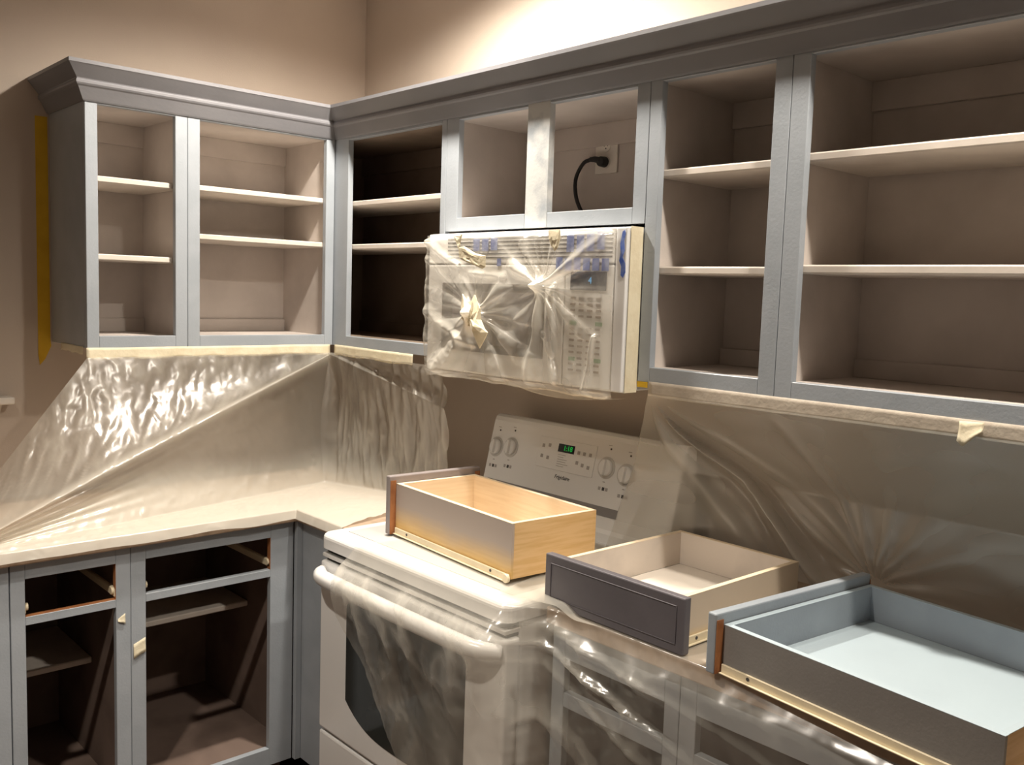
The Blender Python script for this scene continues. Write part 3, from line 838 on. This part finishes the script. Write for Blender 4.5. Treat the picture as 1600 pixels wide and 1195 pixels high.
# ------------------------------------------------------------------ tape
def tape(label, p0, p1, width, mat, n, nrm, seed=0, wav=0.004, seg=40, thick=0.0008, down=Vector((0, 0, -1)), taper=None, curl=0.0):
    """strip from p0 to p1 hanging by `width` in direction down, its free edge wavy"""
    p0 = Vector(p0); p1 = Vector(p1); nrm = Vector(nrm)
    org = (p0 + p1) / 2 + down * width
    bm = bmesh.new()
    cols = []
    nv_ = 5
    for i in range(seg + 1):
        u = i / seg
        base = p0.lerp(p1, u)
        w = width * (taper(u) if taper else 1.0) + wav * noise.noise(Vector((u * n, seed, 0.3))) * 1.6
        top = wav * 0.35 * noise.noise(Vector((u * n * .7, seed + 9, 1.3)))
        col = []
        for j in range(nv_):
            v = j / (nv_ - 1)
            out = 0.0012 + max(0, v - 0.3) * (wav * .8 * (0.6 + noise.noise(Vector((u * n * 1.3, v * 2, seed + 4)))) + curl * v)
            col.append((base + down * (top + (w - top) * v) + nrm * out) - org)
        cols.append(col)
    f = [[bm.verts.new(p) for p in c] for c in cols]
    b = [[bm.verts.new(p - nrm * thick) for p in c] for c in cols]
    for i in range(seg):
        for j in range(nv_ - 1):
            bm.faces.new((f[i][j], f[i + 1][j], f[i + 1][j + 1], f[i][j + 1]))
            bm.faces.new((b[i][j], b[i][j + 1], b[i + 1][j + 1], b[i + 1][j]))
        for j in (0, nv_ - 1):
            bm.faces.new((f[i][j], b[i][j], b[i + 1][j], f[i + 1][j]))
    for i in (0, seg):
        for j in range(nv_ - 1):
            bm.faces.new((f[i][j], f[i][j + 1], b[i][j + 1], b[i][j]))
    o = finish(bm, 'masking_tape', mat, None, org, smooth=True)
    return tag(o, label, 'tape')


TZ = 1.4005
tape('long cream masking tape under the wall cabinets left of the corner', (UD, -1.150, TZ), (UD, -0.342, TZ), 0.034, 'masking', 9, (1, 0, 0), 1, 0.004, 70)
tape('cream masking tape under the blind corner cabinet ending before the microwave', (0.342, -UD, TZ), (0.80, -UD, TZ - 0.002), 0.036, 'masking', 6, (0, -1, 0), 2, 0.003, 50)
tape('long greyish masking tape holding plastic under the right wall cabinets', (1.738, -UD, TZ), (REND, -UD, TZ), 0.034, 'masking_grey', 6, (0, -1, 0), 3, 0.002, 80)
tape('small torn cream tape tab hanging over the long greyish tape', (2.455, -UD - 0.0045, TZ - 0.004), (2.497, -UD - 0.0045, TZ - 0.002), 0.046, 'masking', 3, (0, -1, 0), 4, 0.002, 10,
     taper=lambda u: 0.35 + 0.65 * (1 - abs(u - 0.25) * 1.3), curl=0.01)
o = tape('short cream tape on the cabinet end panel above the plastic', (0.30, -1.1485, 1.402), (0.10, -1.1485, 1.402), 0.022, 'masking', 4, (0, -1, 0), 5, 0.004, 16)
bm = bmesh.new()
pts = [(-1.187, 2.09), (-1.152, 2.09), (-1.152, 1.405), (-1.150, 1.385), (-1.168, 1.345), (-1.184, 1.325), (-1.188, 1.36)]
yt = prism('painter_tape', [(p[0] + 1.17, p[1] - 1.35) for p in pts], 'x', 0.0004, 0.0016, 'yellow_tape', None)
yt.location = (0, -1.17, 1.35)
tag(yt, 'long vertical strip of yellow tape on the wall beside the cabinet end', 'tape')
# tabs on the base stile between the two open base cabinets
tape('torn cream tape tab high on the base cabinet stile', (BD, -1.166, 0.677), (BD, -1.146, 0.690), 0.028, 'masking', 3, (1, 0, 0), 6, 0.002, 10, taper=lambda u: 0.25 + 0.75 * u, curl=0.004)
tape('small cream tape tab wrapped on the wide base opening edge', (BD, -1.124, 0.596), (BD, -1.091, 0.610), 0.040, 'masking', 3, (1, 0, 0), 7, 0.002, 10, curl=0.004)
bx_ = box('painter_tape', (1.7035, -0.3308 - 0.001, 1.385), (1.735, -0.3308, 1.3985), 'yellow_tape', None, (0, 0, 0), 0)
tag(bx_, 'small yellow tape scrap under the cabinet right of the microwave', 'tape')

# ------------------------------------------------------------------ plastic sheeting
# 1. corner sheet: taped under the wall cabinets, hangs down and lies over the L-shaped counter
RID0, RID1 = Vector((0.345, -0.350, 1.368)), Vector((0.600, -1.500, 0.945))


def corner_sheet(u, v):
    w = lerp(-1.19, 0.585, u)
    if w < 0:
        t = -w / 1.15
        y = -0.345 + w
        ztop = 1.372 if y > -1.15 else max(0.93, 1.372 - (-1.15 - y) * 1.30)
        T = Vector((0.337, y, ztop))
        Rg = RID0.lerp(RID1, min(t, 1.0))
        Rg.z = min(Rg.z, ztop - 0.002)
        F = Vector((lerp(0.34, 0.61, t), lerp(-0.36, -1.53, t), 0.9165))
        E_ = Vector((0.6395, lerp(-0.6395, -1.56, t), 0.9165))
        Dn = E_ + Vector((0.008, 0, -0.027 + 0.010 * noise.noise(Vector((y * 5, 0, 0)))))
        nrm = Vector((0.9, 0, 0.3))
    else:
        t = w / 0.585
        x = 0.345 + w
        T = Vector((x, -0.337, 1.372))
        Rg = Vector((x + 0.0, lerp(-0.350, -0.30, t), lerp(1.368, 1.24, t)))
        F = Vector((lerp(0.34, 0.80, t), lerp(-0.36, -0.20, t), 0.9165))
        E_ = Vector((lerp(0.6395, 0.90, t), -0.6395, 0.9165))
        Dn = E_ + Vector((0, -0.008, -0.027))
        nrm = Vector((0, -0.9, 0.3))
    v1, v2, v3 = 0.36, 0.74, 0.94
    if v < v1:
        s = v / v1
        p = T.lerp(Rg, s)
        p -= nrm * 0.03 * math.sin(math.pi * s) * min(1.0, 2.2 * abs(t))
    elif v < v2:
        s = (v - v1) / (v2 - v1)
        p = Rg.lerp(F, s)
        p -= nrm * 0.045 * math.sin(math.pi * s) * (1 - 0.5 * t)
    elif v < v3:
        s = (v - v2) / (v3 - v2)
        p = F.lerp(E_, s)
    else:
        p = E_.lerp(Dn, (v - v3) / (1 - v3))
    # tight rolled fold along the diagonal
    if w < 0:
        d = (v - v1) / 0.028
        p += nrm * 0.012 * math.exp(-d * d) * sstep(0, 0.06, t)
        d = (v - v1 - 0.075) / 0.03
        p += nrm * 0.006 * math.exp(-d * d) * sstep(0.15, 0.5, t)
    # crinkles: strongest on the upper left, and low in the corner
    hang = sstep(0.0, 0.06, v) * (1 - sstep(0.70, 0.76, v))
    q = Vector((p.x * 9 + p.y * 9, p.z * 7, u * 5))
    if w < 0:
        if v < v1:
            amp = 0.0055 * (0.25 + 0.9 * sstep(0.05, 0.7, t))
        else:
            amp = lerp(0.002, 0.007, sstep(0.50, 0.72, v))
        a = ridged(Vector((q.x * 1.9 + q.y * 0.9, q.y * 0.9 - q.x * 0.5, 1.7)))
        lay = sstep(lerp(0.60, 0.37, sstep(0.1, 0.8, t)), lerp(0.78, 0.58, sstep(0.1, 0.8, t)), v)
        lay = max(lay, 0.75 * math.exp(-((v - v1) / 0.022) ** 2))
        if v < v1:
            lay = max(lay, sstep(0.75, 1.0, t) * 0.55 * sstep(0.1, 0.3, v))
        lay = max(lay, 0.35 * max(0.0, a) if v < v1 else 0.0)
        fan2 = 0.004 * math.sin((v - v1) * 95) * sstep(0.45, 0.9, t) * (1 - sstep(0.62, 0.72, v)) if v > v1 else 0.0
    else:
        amp = 0.013
        a = ridged(Vector((q.x * 2.1, q.y * 0.55, 4.2)))
        lay = max(sstep(0.58, 0.78, v), 0.6 * max(0.0, a) * sstep(0.1, 0.6, v))
        fan2 = 0.0
    fan = math.sin((w * 34 + v * 5)) * 0.004 * (1 - sstep(0.0, 0.4, abs(w))) if v < v2 else 0
    p += nrm * (amp * a + fan + fan2) * hang
    if v > 0.70:
        p.z = max(p.z, 0.9160) if v < v3 else p.z
        k = sstep(0.72, 0.80, v) * (1 - sstep(0.90, 0.94, v))
        p.z += k * max(0.0, 0.0045 * (0.6 + ridged(Vector((p.x * 7, p.y * 13, 2.0)))) + 0.0035 * (0.4 + ridged(Vector((p.x * 24, p.y * 19, 6.0)))))
    return p, lay


o = grid('plastic_sheet', corner_sheet, 300, 190, 'film_left', None, (0.5, -0.6, 0.917))
tag(o, 'crinkled clear plastic sheet over the corner counter with a taut diagonal fold', 'plastic sheet')


# 2. right sheet: taped under the right wall cabinets, hangs to the counter and lies under the drawers
def right_sheet(u, v):
    x = lerp(1.742, 2.86, u)
    k = (1 - sstep(0.0, 0.16, u))          # the left edge is pulled over the end of the range
    T = Vector((x, -0.337, 1.372))
    Mp = Vector((x - 0.13 * k, lerp(-0.15, -0.215, k), 1.17))
    F = Vector((x - 0.20 * k, lerp(-0.10, -0.235, k), lerp(0.9165, 0.9385, sstep(0.3, 0.9, k))))
    zf = lerp(0.9165, 0.9385, sstep(0.25, 0.5, k))
    F.z = zf
    E_ = Vector((x - 0.10 * k, lerp(-0.6395, -0.70, k), zf))
    v1, v2 = 0.36, 0.70
    if v < v1:
        p = T.lerp(Mp, v / v1)
    elif v < v2:
        p = Mp.lerp(F, (v - v1) / (v2 - v1))
    else:
        p = F.lerp(E_, (v - v2) / (1 - v2))
    if v < v2 + 0.02:
        env = sstep(0.0, 0.08, v) * (1 - sstep(0.60, v2, v))
        a = 0.0
        # long folds fanning out of the taped top-left corner
        dx = x - 1.74; dz = 1.39 - p.z
        ang = math.atan2(dz, dx + 1e-4)
        r = math.hypot(dx, dz)
        for c, wd, h in ((1.16, 0.045, 0.020), (1.02, 0.03, -0.010), (0.90, 0.026, 0.030), (0.82, 0.035, -0.022), (0.62, 0.05, 0.008)):
            a += h * math.exp(-((ang - c) / wd) ** 2) * sstep(0.02, 0.2, r)
        # folds gathering where the blue drawer's front presses on the wall
        dx = x - 2.22; dz = p.z - 0.99
        if dz > 0:
            ang = math.atan2(dz, dx)
            r = math.hypot(dx, dz)
            f = math.exp(-r * 4.5)
            a += 0.008 * math.sin(ang * 15) * f * (1 if r > 0.02 else 0)
            a += 0.010 * math.exp(-((ang - 1.95) / 0.05) ** 2) * sstep(0.03, 0.15, r)
        a += 0.0035 * noise.noise(Vector((x * 6, p.z * 22, 3.1)))
        a += 0.004 * noise.noise(Vector((x * 4, p.z * 4, 7.1)))
        p += Vector((0, -1, 0.15)) * a * env
        lay = max(0.0, a) * env * 18
    else:
        lay = 0.3
    return p, lay


o = grid('plastic_sheet', right_sheet, 240, 150, 'film_right', None, (2.3, -0.35, 0.917))
tag(o, 'dull clear plastic sheet hanging behind the two counter drawers', 'plastic sheet')


# 3. range sheet: lies on the cooktop, hangs over the oven front and the base cabinet beside it
def range_sheet(u, v):
    x = lerp(1.135, 2.78, u ** 1.25)
    onr = 1 - sstep(1.705, 1.775, x)         # 1 over the range, 0 over the counter
    zt = lerp(0.9175, 0.9355, onr)
    yb_ = lerp(-0.52, -0.215, onr)
    yf = lerp(-0.6405, -0.7475, onr)
    v1 = 0.36
    if v < v1:
        p = Vector((x, lerp(yb_, yf, v / v1), zt))
        p.x += (1 - onr) * 0 + 0.10 * (1 - v / v1) * (1 - u ** 1.25)
    else:
        s = (v - v1) / (1 - v1)
        # ragged lower edge: rises to the left
        zlow = 0.80 - 0.62 * min(1.0, max(0.0, (x - 1.135) / 0.56)) ** 0.85
        z = lerp(zt, zlow, s)
        drop = zt - z
        over_handle = onr * 0.068 * sstep(0.0, 0.085, drop) - onr * 0.030 * sstep(0.13, 0.30, drop)
        bulge = (1 - onr) * (0.030 * sstep(0.0, 0.05, drop))
        p = Vector((x, yf - 0.003 - over_handle - bulge, z))
        # swagged ropes of film running from the range corner down along the counter
        rp = 0.0
        for a0, b0, h, wd in ((0.905, -0.17, 0.016, 0.010), (0.875, -0.30, 0.016, 0.008), (0.840, -0.42, 0.010, 0.010), (0.74, -0.55, 0.010, 0.03)):
            zz = a0 + b0 * (x - 1.70)
            rp += h * math.exp(-((z - zz) / wd) ** 2) * sstep(1.64, 1.74, x) * (1 - 0.75 * sstep(1.95, 2.2, x))
        a = ridged(Vector((x * 9 + z * 3, z * 6 - x * 2, 5.5)))
        amp = lerp(0.013, 0.009, onr) * (1 - 0.6 * sstep(2.0, 2.2, x))
        # folds sweeping diagonally across the oven door
        fold = onr * 0.006 * math.sin((x + z * 0.55) * 42)
        p.y -= (amp * (a + 0.25) + rp + fold * sstep(0.1, 0.25, drop)) * sstep(0.0, 0.06, drop)
        p.x += 0.012 * ridged(Vector((x * 5, z * 5, 9.0))) * sstep(0.02, 0.1, drop)
        lay = rp * 20 + (0.4 + 0.5 * onr * (1 - sstep(0.08, 0.25, drop))) * max(0.0, a) * sstep(0.02, 0.06, drop)
        return p, lay * (1 - 0.7 * sstep(2.0, 2.2, x))
    return p, 0.25


o = grid('plastic_sheet', range_sheet, 330, 200, 'film_range', None, (1.5, -0.6, 0.93))
tag(o, 'clear plastic sheet over the cooktop hanging across the oven door', 'plastic sheet')

# 4. microwave sheet: stretched over the front and gathered at two taped points
G1 = (1.199, 1.540)
G2 = (1.447, 1.618)


def micro_sheet(u, v):
    x = lerp(MX0 - 0.012, 1.668, u)
    z = lerp(1.757, 1.352, v)
    e = sstep(0, 0.04, u) * (1 - sstep(0.97, 1, u)) * sstep(0, 0.04, v) * (1 - sstep(0.95, 1, v))
    out = 0.004 + 0.016 * e
    a = 0.0
    for (gx, gz), k, h, ph in ((G1, 9, 0.013, 0.6), (G2, 11, 0.010, 2.0)):
        dx, dz = x - gx, z - gz
        r = math.hypot(dx, dz)
        ang = math.atan2(dz, dx)
        wv = math.sin(ang * k + ph + 1.3 * math.sin(ang * 2 + ph))
        a += h * (abs(wv) ** 0.6 * (1 if wv > 0 else -1)) * math.exp(-r * 5.0) * sstep(0.0, 0.03, r)
        a += 0.020 * math.exp(-(r / 0.022) ** 2)
    # broad rope hanging from the first gather to the lower left, long fold below the second
    def seg_d(ax, az, bx, bz):
        vx, vz = bx - ax, bz - az
        t = max(0, min(1, ((x - ax) * vx + (z - az) * vz) / (vx * vx + vz * vz)))
        return math.hypot(x - ax - vx * t, z - az - vz * t), t
    for ax, az, bx, bz, wd, h in ((G1[0], G1[1], 1.03, 1.372, 0.024, 0.030), (G2[0], G2[1], 1.40, 1.375, 0.012, 0.014), (G2[0], G2[1], 1.66, 1.742, 0.012, 0.014),
                                  (G2[0], G2[1], 1.34, 1.665, 0.010, 0.009), (G1[0], G1[1], 0.97, 1.69, 0.009, 0.013), (1.12, 1.665, 0.965, 1.735, 0.008, 0.010),
                                  (1.18, 1.455, 0.955, 1.54, 0.010, 0.012), (1.455, 1.50, 1.50, 1.385, 0.007, 0.010), (1.63, 1.50, 1.60, 1.36, 0.006, 0.012), (1.15, 1.65, 1.30, 1.64, 0.006, 0.008)):
        d, t = seg_d(ax, az, bx, bz)
        a += h * math.exp(-(d / (wd * (1 + 0.8 * t))) ** 2)
    lay = a * 32 - 0.1
    a += 0.006 * (ridged(Vector((x * 11, z * 13, 8.8))) + 0.1) * (0.4 + sstep(1.2, 0.95, x))
    y = MF - out - max(-0.010, a) * max(e, 0.15)
    zz = z
    if v > 0.9:   # loose ragged lower edge
        zz += 0.010 * noise.noise(Vector((x * 14, 0, 2.2))) * sstep(0.9, 1.0, v)
        y += 0.006 * sstep(0.95, 1.0, v)
    return Vector((x + 0.006 * noise.noise(Vector((z * 18, 0.5, 1.0))) * (1 if u in (0, 1) else 0), y, zz)), lay


o = grid('plastic_sheet', micro_sheet, 240, 150, 'film_micro', None, (1.3, MF - 0.02, 1.36))
tag(o, 'clear plastic film gathered and taped over the microwave front', 'plastic sheet')


def under_sheet(u, v):
    x = lerp(1.20, 1.66, u)
    y = lerp(-0.395, -0.30, v)
    z = 1.356 - 0.030 * math.sin(math.pi * u) * sstep(0, 1, v) + 0.006 * noise.noise(Vector((x * 10, y * 14, 1)))
    return Vector((x, y, min(z, 1.3665)))


o = grid('plastic_flap', under_sheet, 50, 16, 'film_micro', None, (1.43, -0.35, 1.35))
tag(o, 'loose flap of clear film tucked below the microwave', 'plastic sheet')


# tape on the microwave film: crumpled knot and two tabs
def blob(name, label, pts, mat, org, thick=0.004):
    """crumpled tape: outline in x/z given a wavy surface and thickness"""
    bm = bmesh.new()
    c = Vector((sum(p[0] for p in pts) / len(pts), sum(p[1] for p in pts) / len(pts), 0))
    rings = []
    for k, s in enumerate((1.0, 0.72, 0.4)):
        rg = []
        for p in pts:
            x = c.x + (p[0] - c.x) * s; z = c.y + (p[1] - c.y) * s
            d = thick * (0.3, 1.0, 1.25)[k] * (0.8 + 0.9 * noise.noise(Vector((x * 60, z * 60, 1))))
            rg.append(bm.verts.new((x - org[0], -d, z - org[2])))
        rings.append(rg)
    top = bm.verts.new((c.x - org[0], -thick * 1.2, c.y - org[2]))
    base = [bm.verts.new((p[0] - org[0], 0.0, p[1] - org[2])) for p in pts]
    n = len(pts)
    seqs = [base] + rings
    for a, b in zip(seqs, seqs[1:]):
        for i in range(n):
            bm.faces.new((a[i], a[(i + 1) % n], b[(i + 1) % n], b[i]))
    for i in range(n):
        bm.faces.new((rings[-1][i], rings[-1][(i + 1) % n], top))
    bm.faces.new(base)
    o = finish(bm, name, mat, None, org)
    return tag(o, label, 'tape')


ys = MF - 0.047
blob('masking_tape', 'crumpled knot of cream masking tape bunching the microwave film',
     [(1.160, 1.592), (1.182, 1.572), (1.200, 1.572), (1.214, 1.590), (1.222, 1.575), (1.236, 1.555), (1.240, 1.525), (1.258, 1.500), (1.270, 1.492), (1.262, 1.478), (1.240, 1.448),
      (1.232, 1.462), (1.220, 1.490), (1.206, 1.504), (1.184, 1.506), (1.164, 1.526), (1.154, 1.556)], 'masking', (1.205, ys, 1.448), 0.014)
blob('masking_tape', 'wide cream masking tape patch at the upper left of the microwave film',
     [(1.128, 1.718), (1.150, 1.722), (1.200, 1.702), (1.243, 1.695), (1.243, 1.665), (1.232, 1.660), (1.190, 1.672), (1.150, 1.682), (1.132, 1.690)], 'masking', (1.185, MF - 0.040, 1.66), 0.003)
blob('masking_tape', 'small rounded cream tape tab hanging over the microwave vent',
     [(1.472, 1.757), (1.512, 1.757), (1.514, 1.735), (1.506, 1.712), (1.496, 1.704), (1.484, 1.716), (1.474, 1.735)], 'masking', (1.493, MF - 0.034, 1.704), 0.003)
blob('masking_tape', 'narrow cream tape tab at the vent corner above the wide patch',
     [(1.095, 1.755), (1.135, 1.755), (1.128, 1.730), (1.122, 1.712), (1.110, 1.732)], 'masking', (1.115, MF - 0.034, 1.712), 0.003)
# blue painter's tape stuck on the vent and the panel edge under the film
BT = [('short strip of blue tape across the left vent louvres', 1.145, 1.255, 1.712, 1.746),
      ('long strip of blue tape across the right vent louvres', 1.505, 1.640, 1.706, 1.748),
      ('scrap of blue tape at the seam below the left louvres', 1.246, 1.268, 1.668, 1.688),
      ('long strip of blue tape along the seam above the control panel', 1.470, 1.655, 1.660, 1.690)]
for lb, xa, xb, za, zb in BT:
    t = thing('blue_tape', lb, 'tape', ((xa + xb) / 2, MF - 0.001, za), 0, 'blue tape on the microwave')
    nst = max(1, int((xb - xa) / 0.030))
    for i in range(nst):
        x0_ = xa + (xb - xa) * i / nst
        x1_ = x0_ + (xb - xa) / nst * 0.72
        jz = random.uniform(-0.003, 0.003)
        box('strip', (x0_, MF - 0.0022, za + jz), (x1_, MF - 0.0015, zb + jz), 'blue_tape', t, t.location, 0)
pts = [(1.682, 1.700), (1.680, 1.722), (1.686, 1.750), (1.692, 1.753), (1.695, 1.744), (1.691, 1.728), (1.694, 1.705), (1.688, 1.690), (1.697, 1.676), (1.699, 1.655), (1.692, 1.642), (1.685, 1.648), (1.686, 1.668), (1.679, 1.682)]
o = prism('blue_tape', [(p[0] - 1.685, p[1] - 1.645) for p in pts], 'y', -0.0010, 0.0, 'blue_tape', None)
o.location = (1.685, MF - 0.0018, 1.645)
tag(o, 'ragged vertical piece of blue tape at the right edge of the microwave', 'tape', 'blue tape on the microwave')
